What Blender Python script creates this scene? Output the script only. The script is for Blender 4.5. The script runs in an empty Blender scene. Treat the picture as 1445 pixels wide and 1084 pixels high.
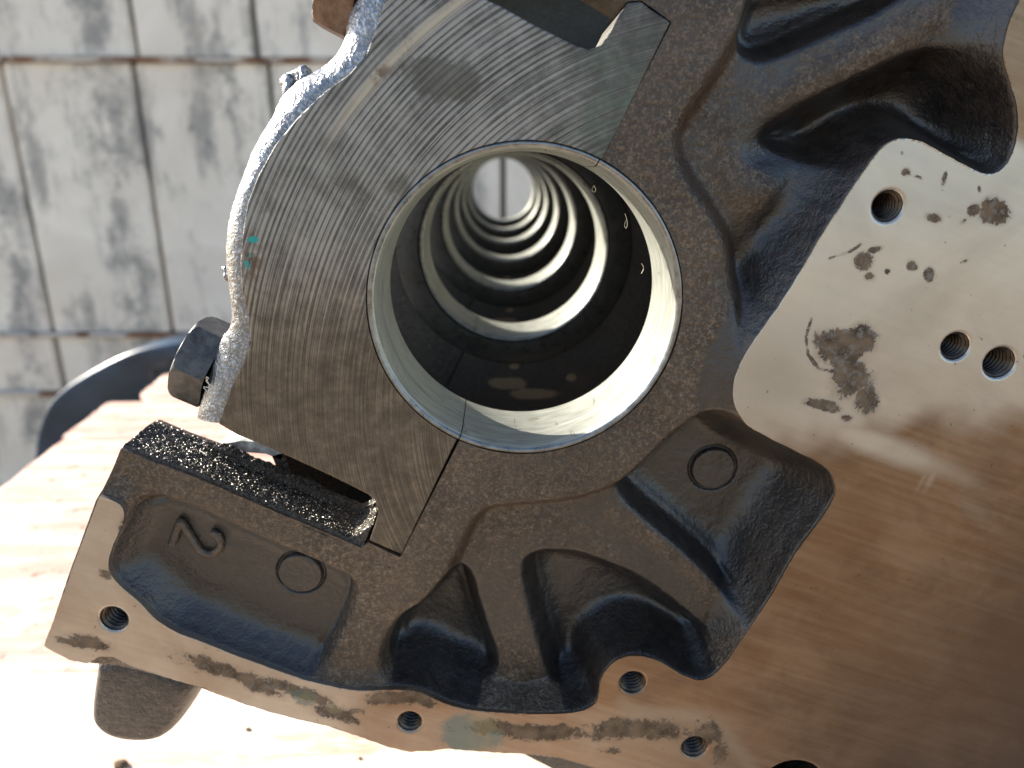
import bpy, bmesh, math, random
import numpy as np
from mathutils import Vector, Matrix, Euler
random.seed(4); rng = np.random.default_rng(7)
S = bpy.context.scene
COL = S.collection

# ------------------------------------------------------------------ camera, world, sun, exposure
FPX = 1003.0                      # focal length in photo pixels (1445 wide)
PITCH = math.radians(17.5); YAW = math.radians(-1.1)
cam_d = bpy.data.cameras.new('camera'); cam = bpy.data.objects.new('camera', cam_d); COL.objects.link(cam)
cam_d.sensor_width = 36; cam_d.lens = FPX / 1445 * 36
cam_d.clip_start = 0.01; cam_d.clip_end = 400
R = Euler((math.pi/2 - PITCH, 0, YAW), 'XYZ').to_matrix()
Z0 = 0.1925
Rn = np.array(R)
CAM = -Rn @ (np.array([(741-722.5)/FPX, (542-434)/FPX, -1.0]) * Z0)
cam.location = CAM; cam.rotation_euler = (math.pi/2 - PITCH, 0, YAW)
cam_d.dof.use_dof = True; cam_d.dof.focus_distance = 0.195; cam_d.dof.aperture_fstop = 12
S.camera = cam
S.render.resolution_x = 1024; S.render.resolution_y = 768

SUN_TO = Vector((-0.84, 0.42, 0.50)).normalized()      # towards the sun: left, behind the block, above
w = bpy.data.worlds.new('World'); S.world = w; w.use_nodes = True
nt = w.node_tree; bg = nt.nodes['Background']
sky = nt.nodes.new('ShaderNodeTexSky'); sky.sky_type = 'NISHITA'; sky.sun_disc = False
sky.sun_elevation = math.asin(SUN_TO.z); sky.sun_rotation = math.atan2(SUN_TO.x, SUN_TO.y)
nt.links.new(sky.outputs[0], bg.inputs[0]); bg.inputs[1].default_value = 0.10
sl = bpy.data.lights.new('sun', 'SUN'); so = bpy.data.objects.new('sun', sl); COL.objects.link(so)
sl.energy = 5.0; sl.angle = math.radians(0.5); sl.color = (1.0, 0.93, 0.82)
so.rotation_euler = SUN_TO.to_track_quat('Z', 'Y').to_euler()
S.view_settings.view_transform = 'Standard'; S.view_settings.look = 'None'
S.view_settings.exposure = 1.65; S.view_settings.gamma = 1

# ------------------------------------------------------------------ pixel <-> place
def at(u, v, y=0.0):
    d = Rn @ np.array([(u-722.5)/FPX, (542-v)/FPX, -1.0])
    return CAM + d * ((y - CAM[1]) / d[1])
def atz(u, v, z):
    d = Rn @ np.array([(u-722.5)/FPX, (542-v)/FPX, -1.0])
    return CAM + d * ((z - CAM[2]) / d[2])
def xz(pts, y=0.0): return np.array([[at(u, v, y)[0], at(u, v, y)[2]] for u, v in pts])
def topx(X, Y, Z):                # where a built point stands in the photograph (used to lay out stains)
    P = np.stack([X-CAM[0], Y-CAM[1], Z-CAM[2]], -1) @ Rn
    return 722.5 + FPX*P[...,0]/-P[...,2], 542 - FPX*P[...,1]/-P[...,2]
MM = 0.001
M = 0.0035                          # the machined joint face stands this far in front of the cap face

def chaikin(p, n=2, closed=True):
    p = np.asarray(p, float)
    for _ in range(n):
        if closed:
            q = np.roll(p, -1, 0)
            p = np.stack([.75*p+.25*q, .25*p+.75*q], 1).reshape(-1, p.shape[1])
        else:
            a, b = p[:-1], p[1:]
            m = np.stack([.75*a+.25*b, .25*a+.75*b], 1).reshape(-1, p.shape[1])
            p = np.vstack([p[:1], m[1:-1], p[-1:]])
    return p
def sdf_poly(X, Z, P):
    P = np.asarray(P); d = np.full(X.shape, 1e9); ins = np.zeros(X.shape, bool)
    for i in range(len(P)):
        ax, az = P[i-1]; bx, bz = P[i]
        ex, ez = bx-ax, bz-az
        wx, wz = X-ax, Z-az
        t = np.clip((wx*ex + wz*ez)/(ex*ex+ez*ez+1e-18), 0, 1)
        dx = wx-ex*t; dz = wz-ez*t
        np.minimum(d, dx*dx+dz*dz, out=d)
        if az != bz:
            c = ((az > Z) != (bz > Z)) & (X < ex*(Z-az)/(bz-az)+ax)
            ins ^= c
    d = np.sqrt(d)
    return np.where(ins, -d, d)
def sdf_grid(X, Z, P, pad=.016):
    """Signed distance on a regular grid, exact within pad of the outline."""
    P = np.asarray(P); xs = X[:,0]; zs = Z[0]; d = np.full(X.shape, pad*pad); ins = np.zeros(X.shape, bool)
    for i in range(len(P)):
        ax, az = P[i-1]; bx, bz = P[i]
        i0, i1 = np.searchsorted(xs, (min(ax, bx)-pad, max(ax, bx)+pad)); j0, j1 = np.searchsorted(zs, (min(az, bz)-pad, max(az, bz)+pad))
        if i1 > i0 and j1 > j0:
            ex, ez = bx-ax, bz-az; wx = (xs[i0:i1]-ax)[:,None]; wz = (zs[j0:j1]-az)[None,:]
            t = np.clip((wx*ex+wz*ez)/(ex*ex+ez*ez+1e-18), 0, 1)
            np.minimum(d[i0:i1, j0:j1], (wx-ex*t)**2+(wz-ez*t)**2, out=d[i0:i1, j0:j1])
        if az != bz:
            j0, j1 = np.searchsorted(zs, (min(az, bz), max(az, bz)))
            if j1 > j0:
                xc = (bx-ax)*(zs[j0:j1]-az)/(bz-az)+ax
                ins[:, j0:j1] ^= xs[:,None] < xc[None,:]
    d = np.sqrt(d)
    return np.where(ins, -d, d)
def vnoise(X, Z, scale, seed=0, octaves=3):
    out = np.zeros(X.shape); amp = 1; tot = 0
    for o in range(octaves):
        r = np.random.default_rng(seed*31+o); T = r.random((97, 97))
        x = X*scale*(2**o)+500.3; z = Z*scale*(2**o)+500.7
        xi = np.floor(x).astype(int); zi = np.floor(z).astype(int)
        fx = x-xi; fz = z-zi; fx = fx*fx*(3-2*fx); fz = fz*fz*(3-2*fz)
        a = T[xi%97, zi%97]; b = T[(xi+1)%97, zi%97]; c = T[xi%97, (zi+1)%97]; d = T[(xi+1)%97, (zi+1)%97]
        out += amp*((a*(1-fx)+b*fx)*(1-fz)+(c*(1-fx)+d*fx)*fz - .5); tot += amp; amp *= .5
    return out/tot*2
def sstep(t): t = np.clip(t, 0, 1); return t*t*(3-2*t)

# ------------------------------------------------------------------ object helpers
def link(o, parent=None):
    COL.objects.link(o)
    if parent is not None: o.parent = parent
    return o
def tag(o, label=None, cat=None, group=None, kind=None):
    if label: o['label'] = label
    if cat: o['category'] = cat
    if group: o['group'] = group
    if kind: o['kind'] = kind
    return o
def empty(name, loc=(0,0,0)):
    o = bpy.data.objects.new(name, None); o.location = loc; return link(o)
def pmesh(name, V, F, mat, parent=None, smooth=True, attrs=None):
    me = bpy.data.meshes.new(name)
    V = np.asarray(V, np.float32)
    me.from_pydata([], [], []) if False else None
    quads = isinstance(F, np.ndarray)
    if quads:
        tri = F[:, 3] < 0
        n3 = int(tri.sum()); n4 = len(F)-n3
        loops = np.concatenate([F[~tri].ravel(), F[tri][:, :3].ravel()]).astype(np.int32)
        starts = np.concatenate([np.arange(n4)*4, n4*4+np.arange(n3)*3]).astype(np.int32)
        me.vertices.add(len(V)); me.vertices.foreach_set('co', V.ravel())
        me.loops.add(len(loops)); me.loops.foreach_set('vertex_index', loops)
        me.polygons.add(n3+n4); me.polygons.foreach_set('loop_start', starts)
        me.update(calc_edges=True); me.validate()
    else:
        me.from_pydata([tuple(map(float, v)) for v in V], [], [tuple(map(int, f)) for f in F]); me.update()
    if attrs:
        for k, a in attrs.items():
            at_ = me.attributes.new(k, 'FLOAT', 'POINT'); at_.data.foreach_set('value', np.asarray(a, np.float32))
    if smooth: me.polygons.foreach_set('use_smooth', [True]*len(me.polygons))
    if mat: me.materials.append(mat)
    o = bpy.data.objects.new(name, me); link(o, parent)
    return o
def bobj(name, bm, mat, parent=None, smooth=False, angle=None):
    bmesh.ops.recalc_face_normals(bm, faces=bm.faces)
    me = bpy.data.meshes.new(name); bm.to_mesh(me); bm.free()
    if smooth: me.polygons.foreach_set('use_smooth', [True]*len(me.polygons))
    if angle: me.set_sharp_from_angle(angle=math.radians(angle))
    me.materials.append(mat)
    return link(bpy.data.objects.new(name, me), parent)

def field(name, bounds, res, sdf, hfun, mat, parent, back=None, attrfun=None, sharp=False):
    """A sheet in the face plane: kept where sdf<0, its edge snapped to the outline, depth from hfun (towards the viewer), walls back to y=back."""
    x0, x1, z0, z1 = bounds
    nx = int((x1-x0)/res)+1; nz = int((z1-z0)/res)+1
    X, Z = np.meshgrid(x0+np.arange(nx)*res, z0+np.arange(nz)*res, indexing='ij')
    X0, Z0_ = X, Z
    D = sdf(X, Z)
    gx, gz = np.gradient(D, res); g = np.sqrt(gx*gx+gz*gz)+1e-9
    near = np.abs(D) < 0.71*res
    mv = np.clip(D, -res, res)
    X = X - np.where(near, mv*gx/g, 0); Z = Z - np.where(near, mv*gz/g, 0)
    keep = (D < 0) | near
    H = hfun(X0, Z0_)
    V = np.stack([X, -H, Z], -1).reshape(-1, 3)
    idx = np.arange(nx*nz).reshape(nx, nz)
    a, b, c, d = idx[:-1,:-1], idx[1:,:-1], idx[1:,1:], idx[:-1,1:]
    ka, kb, kc, kd = keep[:-1,:-1], keep[1:,:-1], keep[1:,1:], keep[:-1,1:]
    nk = ka.astype(int)+kb+kc+kd
    # drop cells lying wholly on the outline (all four snapped)
    s = near & ~(D < -0.35*res)
    Q = np.stack([a, b, c, d], -1)
    full = Q[nk == 4]
    fs = [full]
    for miss, tri in ((ka, (b, c, d)), (kb, (c, d, a)), (kc, (d, a, b)), (kd, (a, b, c))):
        m = (nk == 3) & ~miss
        t = np.stack([t_[m] for t_ in tri] + [np.full(m.sum(), -1)], -1)
        fs.append(t)
    F = np.concatenate(fs)
    at_ = attrfun(X.ravel(), Z.ravel(), H.ravel()) if attrfun else {}
    if back is not None:
        e = {}
        tri = F[:, 3] < 0
        E = []
        q = F[~tri]; t = F[tri]
        for i in range(4): E.append(q[:, [i, (i+1) % 4]])
        for i in range(3): E.append(t[:, [i, (i+1) % 3]])
        E = np.concatenate(E); N = nx*nz
        key = np.minimum(E[:,0], E[:,1]).astype(np.int64)*N + np.maximum(E[:,0], E[:,1])
        u, inv, cnt = np.unique(key, return_inverse=True, return_counts=True)
        B = E[cnt[inv] == 1]
        f0 = V[B[:,0]].copy(); f1 = V[B[:,1]].copy(); g0 = f0.copy(); g1 = f1.copy(); g0[:,1] = back; g1[:,1] = back
        n0 = len(V); nb = len(B)
        V = np.concatenate([V, f0, f1, g1, g0])
        i = np.arange(nb)
        F = np.concatenate([F, np.stack([n0+nb+i, n0+i, n0+3*nb+i, n0+2*nb+i], -1)])
        src = np.concatenate([B[:,0], B[:,1], B[:,1], B[:,0]])
        for k in at_: at_[k] = np.concatenate([at_[k], at_[k][src]])
    used = np.unique(F[F >= 0]); mp = np.full(len(V), -1); mp[used] = np.arange(len(used))
    F = np.where(F >= 0, mp[F], -1); V = V[used]
    at_ = {k: v[used] for k, v in at_.items()}
    return pmesh(name, V, F, mat, parent, True, at_)

def prism(name, P, y0, y1, mat, parent, bevel=0.0):
    """An outline (x,z) given thickness from y0 to y1."""
    bm = bmesh.new()
    vs = [bm.verts.new((x, y0, z)) for x, z in P]
    f = bm.faces.new(vs)
    r = bmesh.ops.extrude_face_region(bm, geom=[f])
    for v in [g for g in r['geom'] if isinstance(g, bmesh.types.BMVert)]: v.co.y = y1
    big = [f_ for f_ in bm.faces if len(f_.verts) > 4]
    bmesh.ops.triangulate(bm, faces=big)
    if bevel:
        es = [e for e in bm.edges if len(e.link_faces) == 2 and e.calc_face_angle(0) > 1.0 and abs(e.verts[0].co.y-y0) < 1e-6 and abs(e.verts[1].co.y-y0) < 1e-6]
        bmesh.ops.bevel(bm, geom=es, offset=bevel, segments=2, affect='EDGES', clamp_overlap=True)
    return bobj(name, bm, mat, parent, True, 35)

# ------------------------------------------------------------------ materials
class N:
    def __init__(s, name):
        s.m = bpy.data.materials.new(name); s.m.use_nodes = True; s.t = s.m.node_tree; s.b = s.t.nodes['Principled BSDF']
        s.co = s.t.nodes.new('ShaderNodeTexCoord').outputs['Object']
    def nd(s, typ, ins=None, **kw):
        n = s.t.nodes.new(typ)
        for k, v in kw.items(): setattr(n, k, v)
        for k, v in (ins or {}).items(): s.put(n.inputs[k], v)
        return n
    def put(s, sock, v):
        if isinstance(v, bpy.types.NodeSocket): s.t.links.new(v, sock)
        else:
            if sock.type == 'RGBA' and not hasattr(v, '__len__'): v = (v, v, v, 1)
            elif sock.type == 'RGBA' and len(v) == 3: v = (*v, 1)
            sock.default_value = v
    def noise(s, scale, detail=4, rough=.55, vec=None, dist=0):
        return s.nd('ShaderNodeTexNoise', {'Vector': vec if vec is not None else s.co, 'Scale': scale, 'Detail': detail, 'Roughness': rough, 'Distortion': dist}).outputs['Fac']
    def vor(s, scale, vec=None, out='Distance', feature='F1'):
        return s.nd('ShaderNodeTexVoronoi', {'Vector': vec if vec is not None else s.co, 'Scale': scale}, feature=feature).outputs[out]
    def mapv(s, scale=(1,1,1), rot=(0,0,0), loc=(0,0,0)):
        return s.nd('ShaderNodeMapping', {'Vector': s.co, 'Scale': scale, 'Rotation': rot, 'Location': loc}).outputs[0]
    def ma(s, op, a, b=0, c=0, clamp=False):
        n = s.nd('ShaderNodeMath', {0: a, 1: b, 2: c}, operation=op); n.use_clamp = clamp; return n.outputs[0]
    def rng(s, v, a, b, c=0, d=1):
        return s.nd('ShaderNodeMapRange', {'Value': v, 'From Min': a, 'From Max': b, 'To Min': c, 'To Max': d}, interpolation_type='SMOOTHSTEP').outputs[0]
    def mix(s, f, a, b, mode='MIX'):
        n = s.t.nodes.new('ShaderNodeMix'); n.data_type = 'RGBA'; n.blend_type = mode
        s.put(n.inputs[0], f); s.put(n.inputs[6], a); s.put(n.inputs[7], b); return n.outputs[2]
    def attr(s, name): return s.nd('ShaderNodeAttribute', attribute_name=name).outputs['Fac']
    def bump(s, h, dist, strength=1.0, prev=None):
        d = {'Height': h, 'Distance': dist, 'Strength': strength}
        if prev is not None: d['Normal'] = prev
        return s.nd('ShaderNodeBump', d).outputs[0]
    def out(s, col, rough=.5, metal=0, normal=None, spec=.5):
        s.put(s.b.inputs['Base Color'], col); s.put(s.b.inputs['Roughness'], rough); s.put(s.b.inputs['Metallic'], metal)
        s.put(s.b.inputs['Specular IOR Level'], spec)
        if normal is not None: s.put(s.b.inputs['Normal'], normal)
        return s.m

def mat_cast(name, dark=(.038,.025,.015), light=(.160,.114,.075), metal=.25, rough=.5, grain=1.0, darkened=False):
    """Sand-cast iron. Where 'darkened' is on, an attribute makes the recesses darker and glossier; the rest stays paler."""
    n = N(name)
    big = n.noise(40, 5, .6); fine = n.noise(1400, 2, .6); mid = n.noise(260, 4, .6); g2 = n.noise(620, 3, .6)
    c = n.mix(n.rng(big, .3, .7), dark, tuple(.7*a+.3*b for a, b in zip(dark, light)))
    gr = n.ma('ADD', n.ma('MULTIPLY', fine, .5), n.ma('MULTIPLY', g2, .5))
    pat = n.rng(n.noise(28, 5, .65, n.mapv(loc=(8,2,5))), .32, .68)
    c = n.mix(n.ma('MULTIPLY', n.rng(gr, .44, .62), n.ma('MULTIPLY_ADD', pat, .55, .45)), c, light)
    c = n.mix(n.ma('MULTIPLY', n.rng(gr, .60, .72), n.ma('MULTIPLY_ADD', pat, .8, .2)), c, tuple(2.1*l for l in light))
    c = n.mix(n.rng(n.noise(430, 3, .7), .66, .74), c, (.014,.010,.008))
    rust = n.rng(n.noise(55, 6, .68, n.mapv(loc=(3,1,2))), .50, .72)
    c = n.mix(n.ma('MULTIPLY', rust, .35), c, (.085,.052,.03))
    h = n.ma('ADD', n.ma('ADD', n.ma('MULTIPLY', fine, .6), n.ma('MULTIPLY', g2, 1.1)), n.ma('MULTIPLY', mid, 1.2))
    cw = .35
    if darkened:
        f = n.rng(n.ma('ADD', n.attr('darkened'), n.ma('MULTIPLY', n.ma('SUBTRACT', n.noise(240, 5, .7), .5), .7)), .3, .7)
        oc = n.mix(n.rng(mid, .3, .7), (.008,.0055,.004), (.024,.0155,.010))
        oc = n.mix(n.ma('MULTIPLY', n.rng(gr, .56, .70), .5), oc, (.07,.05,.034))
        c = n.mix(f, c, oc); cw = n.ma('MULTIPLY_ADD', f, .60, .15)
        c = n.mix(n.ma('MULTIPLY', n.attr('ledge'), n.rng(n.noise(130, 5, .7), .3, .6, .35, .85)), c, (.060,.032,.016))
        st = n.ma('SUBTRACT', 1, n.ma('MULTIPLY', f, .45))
    else: st = 1.0
    nb = n.bump(h, .00055*grain, st)
    r = n.rng(mid, .3, .7, rough-.08, rough+.12)
    n.put(n.b.inputs['Coat Weight'], cw); n.b.inputs['Coat IOR'].default_value = 1.6; n.b.inputs['Coat Roughness'].default_value = .34
    n.put(n.b.inputs['Coat Normal'], n.bump(h, .00024*grain, 1.0))
    return n.out(c, r, metal, nb)
M_cast = mat_cast('cast_iron', darkened=True)
M_numeral = mat_cast('numeral_iron', (.035,.022,.014), (.13,.09,.06))
def ochre_marks(m):  # ragged ochre marks mixed over the base colour
    t = m.node_tree; b = t.nodes['Principled BSDF']; src = b.inputs['Base Color'].links[0].from_socket
    n = N.__new__(N); n.m = m; n.t = t; n.b = b; n.co = t.nodes.new('ShaderNodeTexCoord').outputs['Object']
    c = src; rag_ = n.noise(160, 4, .6)
    for (u, v, ru, rv) in ((715,541,30,10),(752,556,38,9),(806,533,8,6),(726,517,8,5)):
        p = at(u, v, .133); k = .00033
        d = n.nd('ShaderNodeVectorMath', {0: n.co, 1: (-float(p[0]), 0, -float(p[2]))}, operation='ADD').outputs[0]
        d = n.nd('ShaderNodeVectorMath', {0: d, 1: (1/(ru*k), 0, 1/(rv*k))}, operation='MULTIPLY').outputs[0]
        l = n.nd('ShaderNodeVectorMath', {0: d}, operation='LENGTH').outputs['Value']
        c = n.mix(n.rng(n.ma('ADD', l, n.ma('MULTIPLY', n.ma('SUBTRACT', rag_, .5), .8)), .75, 1.05, .8, 0), c, (.24,.175,.10))
    n.put(b.inputs['Base Color'], c)
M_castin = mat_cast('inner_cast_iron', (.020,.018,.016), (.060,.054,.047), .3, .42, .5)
ochre_marks(M_castin)
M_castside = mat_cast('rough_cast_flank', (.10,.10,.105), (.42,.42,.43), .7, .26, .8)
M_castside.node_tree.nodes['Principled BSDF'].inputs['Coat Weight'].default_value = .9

def mat_cap():
    n = N('milled_cap_face')
    c0 = at(1010, 600)
    v = n.nd('ShaderNodeVectorMath', {0: n.co, 1: (float(c0[0]), 0, float(c0[2]))}, operation='SUBTRACT').outputs[0]
    v = n.nd('ShaderNodeVectorMath', {0: v, 1: (1, 0, 1)}, operation='MULTIPLY').outputs[0]
    r = n.nd('ShaderNodeVectorMath', {0: v}, operation='LENGTH').outputs['Value']
    rw = n.ma('ADD', r, n.ma('MULTIPLY', n.ma('SUBTRACT', n.noise(22, 2), .5), .00028))
    def ringnoise(freq, zs, det=3):
        ang = n.nd('ShaderNodeSeparateXYZ', {0: v}).outputs
        a = n.ma('ARCTAN2', ang[2], n.ma('MULTIPLY', ang[0], -1))
        cv = n.nd('ShaderNodeCombineXYZ', {0: n.ma('MULTIPLY', rw, freq), 1: n.ma('MULTIPLY', a, zs), 2: 0.0}).outputs[0]
        return n.noise(1, det, .6, cv)
    wave = n.ma('SINE', n.ma('MULTIPLY', rw, 2*math.pi/.00142))
    wave2 = n.ma('SINE', n.ma('MULTIPLY', rw, 2*math.pi/.00071))
    fine = ringnoise(3300, 1.6, 4); broad = ringnoise(700, 2.0)
    blot = n.noise(50, 5, .6)
    up = n.attr('coarse')
    stripes = n.ma('MULTIPLY', n.ma('POWER', n.ma('MULTIPLY_ADD', wave, .5, .5), .6), n.rng(n.ma('ADD', n.ma('MULTIPLY', blot, .5), n.ma('MULTIPLY', fine, .5)), .34, .58))
    g = n.ma('ADD', n.ma('MULTIPLY', stripes, n.ma('MULTIPLY_ADD', up, .44, .03)), n.ma('ADD', n.ma('MULTIPLY', fine, .5), n.ma('MULTIPLY', n.noise(210, 5, .7), .40)))
    c = n.mix(n.rng(g, .34, .86), (.056,.050,.043), (.320,.302,.268))
    c = n.mix(n.ma('MULTIPLY', n.attr('warm'), .8), c, n.mix(1.0, c, (1.30,1.06,.80), 'MULTIPLY'))
    c = n.mix(n.ma('MULTIPLY', n.attr('green'), n.rng(n.noise(140, 4), .35, .7)), c, (.13,.20,.13))
    c = n.mix(n.ma('MULTIPLY', n.rng(n.ma('ADD', n.attr('dark'), n.ma('MULTIPLY', n.ma('SUBTRACT', n.noise(170, 5, .7), .5), .9)), .35, .6), .62), c, (.075,.068,.05))
    # pale wiped arc
    c0r = float(np.linalg.norm(at(540, 100)-c0)); k = n.rng(n.ma('ABSOLUTE', n.ma('SUBTRACT', rw, c0r)), .0003, .0020, 1, 0)
    k = n.ma('MULTIPLY', k, n.attr('streak'))
    c = n.mix(n.ma('MULTIPLY', k, .8), c, (.50,.42,.31))
    teal = n.rng(n.ma('ADD', n.attr('teal'), n.ma('MULTIPLY', n.ma('SUBTRACT', n.noise(420, 4, .7), .5), 1.5)), .62, .68)
    c = n.mix(n.ma('MULTIPLY', n.attr('rust'), n.rng(n.noise(300, 3), .4, .6)), c, (.10,.055,.03))
    c = n.mix(teal, c, (.03,.30,.28))
    soot = n.rng(n.noise(1, 6, .75, n.mapv(scale=(120,120,90), loc=(5,5,5))), .52, .70)
    c = n.mix(n.ma('MULTIPLY', soot, .5), c, (.07,.058,.045))
    pit = n.rng(n.noise(800, 3, .6), .64, .73)
    c = n.mix(n.ma('MULTIPLY', pit, .6), c, (.05,.04,.035))
    sc_ = n.noise(1, 3, .6, n.mapv(scale=(900, 900, 60), rot=(0, .2, 0)))
    c = n.mix(n.ma('MULTIPLY', n.rng(sc_, .62, .7), n.ma('MULTIPLY', n.attr('warm'), .5)), c, (.07,.055,.04))
    h = n.ma('ADD', n.ma('ADD', n.ma('MULTIPLY', wave, n.ma('MULTIPLY', up, .5)), n.ma('MULTIPLY', fine, 1.4)), n.ma('MULTIPLY', wave2, .12))
    nb = n.bump(h, .00006, .9)
    return n.out(c, n.rng(broad, .3, .7, .44, .6), .45, nb)
M_cap = mat_cap()

def mat_plate():
    n = N('machined_joint_face')
    silver = n.attr('silver'); dirt = n.attr('dirt'); film = n.attr('film')
    sv = n.mapv(scale=(1,1,1), rot=(0, math.radians(-20), 0))
    sv2 = n.nd('ShaderNodeMapping', {'Vector': sv, 'Scale': (25, 1, 420)}).outputs[0]
    br = n.noise(1, 5, .65, sv2)
    sv3 = n.nd('ShaderNodeMapping', {'Vector': sv, 'Scale': (22, 1, 45)}).outputs[0]
    st = n.noise(1, 5, .6, sv3, 1.2)
    cloud = n.noise(22, 5, .6, None, .6)
    c = n.mix(n.rng(st, .3, .7), (.195,.118,.066), (.255,.162,.096))  # oxide brown, with the golden reflection painted into it
    c = n.mix(n.ma('MULTIPLY', n.rng(n.ma('ADD', n.ma('MULTIPLY', cloud, .6), n.ma('MULTIPLY', n.noise(75, 6, .7, None, .8), .4)), .42, .62), .75), c, (.145,.088,.052))
    ss = n.rng(n.ma('ADD', silver, n.ma('MULTIPLY', n.ma('SUBTRACT', cloud, .5), .55)), .12, .95)
    c = n.mix(ss, c, n.mix(n.rng(cloud, .3, .7), (.41,.375,.325), (.53,.49,.43)))
    c = n.mix(n.ma('MULTIPLY', n.rng(br, .35, .7), .07), c, (.8,.72,.62), 'MIX')
    c = n.mix(n.ma('MULTIPLY', film, .55), c, (.33,.29,.23))
    c = n.mix(n.ma('MULTIPLY', n.attr('brown_reflection'), n.rng(cloud, .2, .7, .45, .85)), c, (.115,.072,.048))
    ed = n.noise(380, 7, .78, None, 1.2); ed2 = n.noise(110, 4, .6)
    dm = n.rng(n.ma('ADD', dirt, n.ma('ADD', n.ma('MULTIPLY', n.ma('SUBTRACT', ed, .5), 1.1), n.ma('MULTIPLY', n.ma('SUBTRACT', ed2, .5), .8))), .46, .54)
    dc = n.mix(n.rng(n.noise(260, 6, .75), .38, .62), (.028,.017,.009), (.17,.115,.07))
    halo = n.rng(n.ma('ADD', dirt, n.ma('MULTIPLY', n.ma('SUBTRACT', ed2, .5), 1.0)), .22, .6)
    c = n.mix(n.ma('MULTIPLY', halo, .38), c, (.20,.145,.095))
    c = n.mix(n.ma('MULTIPLY', dm, n.rng(n.noise(520, 4, .7), .35, .55, .55, .95)), c, dc)
    gm = n.rng(n.ma('ADD', n.attr('greend'), n.ma('MULTIPLY', n.ma('SUBTRACT', ed, .5), 1.2)), .4, .6)
    c = n.mix(n.ma('MULTIPLY', gm, .8), c, n.mix(n.rng(ed2, .4, .6), (.11,.135,.105), (.22,.17,.09)))
    speck = n.rng(n.noise(420, 2), .72, .76); c = n.mix(n.ma('MULTIPLY', speck, .6), c, (.12,.07,.045))
    h = n.ma('ADD', n.ma('MULTIPLY', br, 1.0), n.ma('MULTIPLY', dm, n.ma('MULTIPLY_ADD', ed, 3, 1)))
    nb = n.bump(h, .00005, .6)
    r = n.ma('ADD', n.rng(st, .3, .7, .36, .46), n.ma('MULTIPLY', dm, .3))
    me = n.ma('SUBTRACT', .8, n.ma('MULTIPLY', n.ma('MAXIMUM', dm, gm), .7))
    return n.out(c, r, me, nb, n.ma('SUBTRACT', .5, n.ma('MULTIPLY', dm, .4)))
M_plate = mat_plate()

def mat_bearing():
    n = N('bearing_metal')
    v = n.mapv(scale=(120, 1800, 120))
    f = n.noise(1, 4, .6, v); b = n.noise(90, 4)
    c = n.mix(n.rng(f, .3, .7), (.22,.23,.20), (.40,.405,.355))
    c = n.mix(n.rng(b, .6, .75), c, (.17,.17,.135))
    sc = n.rng(n.noise(1, 2, .5, n.mapv(scale=(700, 90, 700))), .70, .74); c = n.mix(n.ma('MULTIPLY', sc, .7), c, (.12,.10,.07))
    return n.out(c, n.rng(b, .3, .7, .38, .50), .45, n.bump(f, .00004, .6))
M_bear = mat_bearing()
def mat_steel(name, a, b, rough=.4, metal=.8):
    n = N(name); f = n.noise(300, 5, .65)
    c = n.mix(n.rng(f, .3, .7), a, b)
    return n.out(c, n.rng(f, .3, .7, rough-.08, rough+.12), metal, n.bump(f, .00015, .7))
M_bolt = mat_steel('blackened_bolt_steel', (.05,.046,.042), (.13,.12,.11), .46, .45)
M_boltrust = mat_steel('brown_bolt_steel', (.10,.06,.04), (.22,.15,.11), .45, .6)
M_thread = mat_steel('thread_steel', (.035,.026,.02), (.12,.095,.075), .36, .7)
M_rim = mat_steel('chamfer_steel', (.17,.17,.165), (.30,.295,.28), .33, .85)
M_thrust = mat_steel('oiled_thrust_face', (.045,.045,.042), (.06,.06,.056), .34, .6)
M_lip = mat_steel('sunlit_skirt_lip', (.30,.30,.28), (.70,.69,.66), .42, .1)  # pale colour puts the sun's glare on plain iron
def mat_glint():
    n = N('glint_metal'); h = n.nd('ShaderNodeTexVoronoi', {'Vector': n.co, 'Scale': 900}).outputs['Color']
    c = n.mix(.12, (.82,.76,.66), h); return n.out(c, .42, 1.0)
M_glint = mat_glint()
def mat_oil():
    n = N('oily_grit')
    f = n.noise(1100, 3, .7); v = n.vor(1500)
    c = n.mix(n.rng(f, .35, .7), (.012,.009,.006), (.07,.055,.04))
    h = n.ma('ADD', f, n.ma('MULTIPLY', v, -.8))
    m = n.out(c, .16, .0, n.bump(h, .0006, 1.0), .7)
    n.b.inputs['Specular Tint'].default_value = (1, .93, .84, 1)
    return m
M_oil = mat_oil()
def mat_wood(name, a, b, c3):
    n = N(name)
    g = n.noise(1, 6, .62, n.nd('ShaderNodeMapping', {'Vector': n.co, 'Scale': (5, 60, 60)}).outputs[0], .8)
    f = n.noise(1, 4, .6, n.mapv(scale=(30, 500, 500)))
    c = n.mix(n.rng(g, .32, .68), a, b)
    c = n.mix(n.ma('MULTIPLY', n.rng(f, .55, .7), .5), c, c3)
    p = n.rng(n.noise(1, 5, .7, n.mapv(scale=(9, 30, 30), loc=(4,4,4))), .55, .62)
    c = n.mix(n.ma('MULTIPLY', p, .55), c, (.50,.18,.13))
    return n.out(c, .65, 0, n.bump(n.ma('ADD', g, f), .0006, .8))
M_wood = mat_wood('weathered_table_wood', (.70,.60,.48), (.60,.46,.35), (.30,.20,.14))
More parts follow.
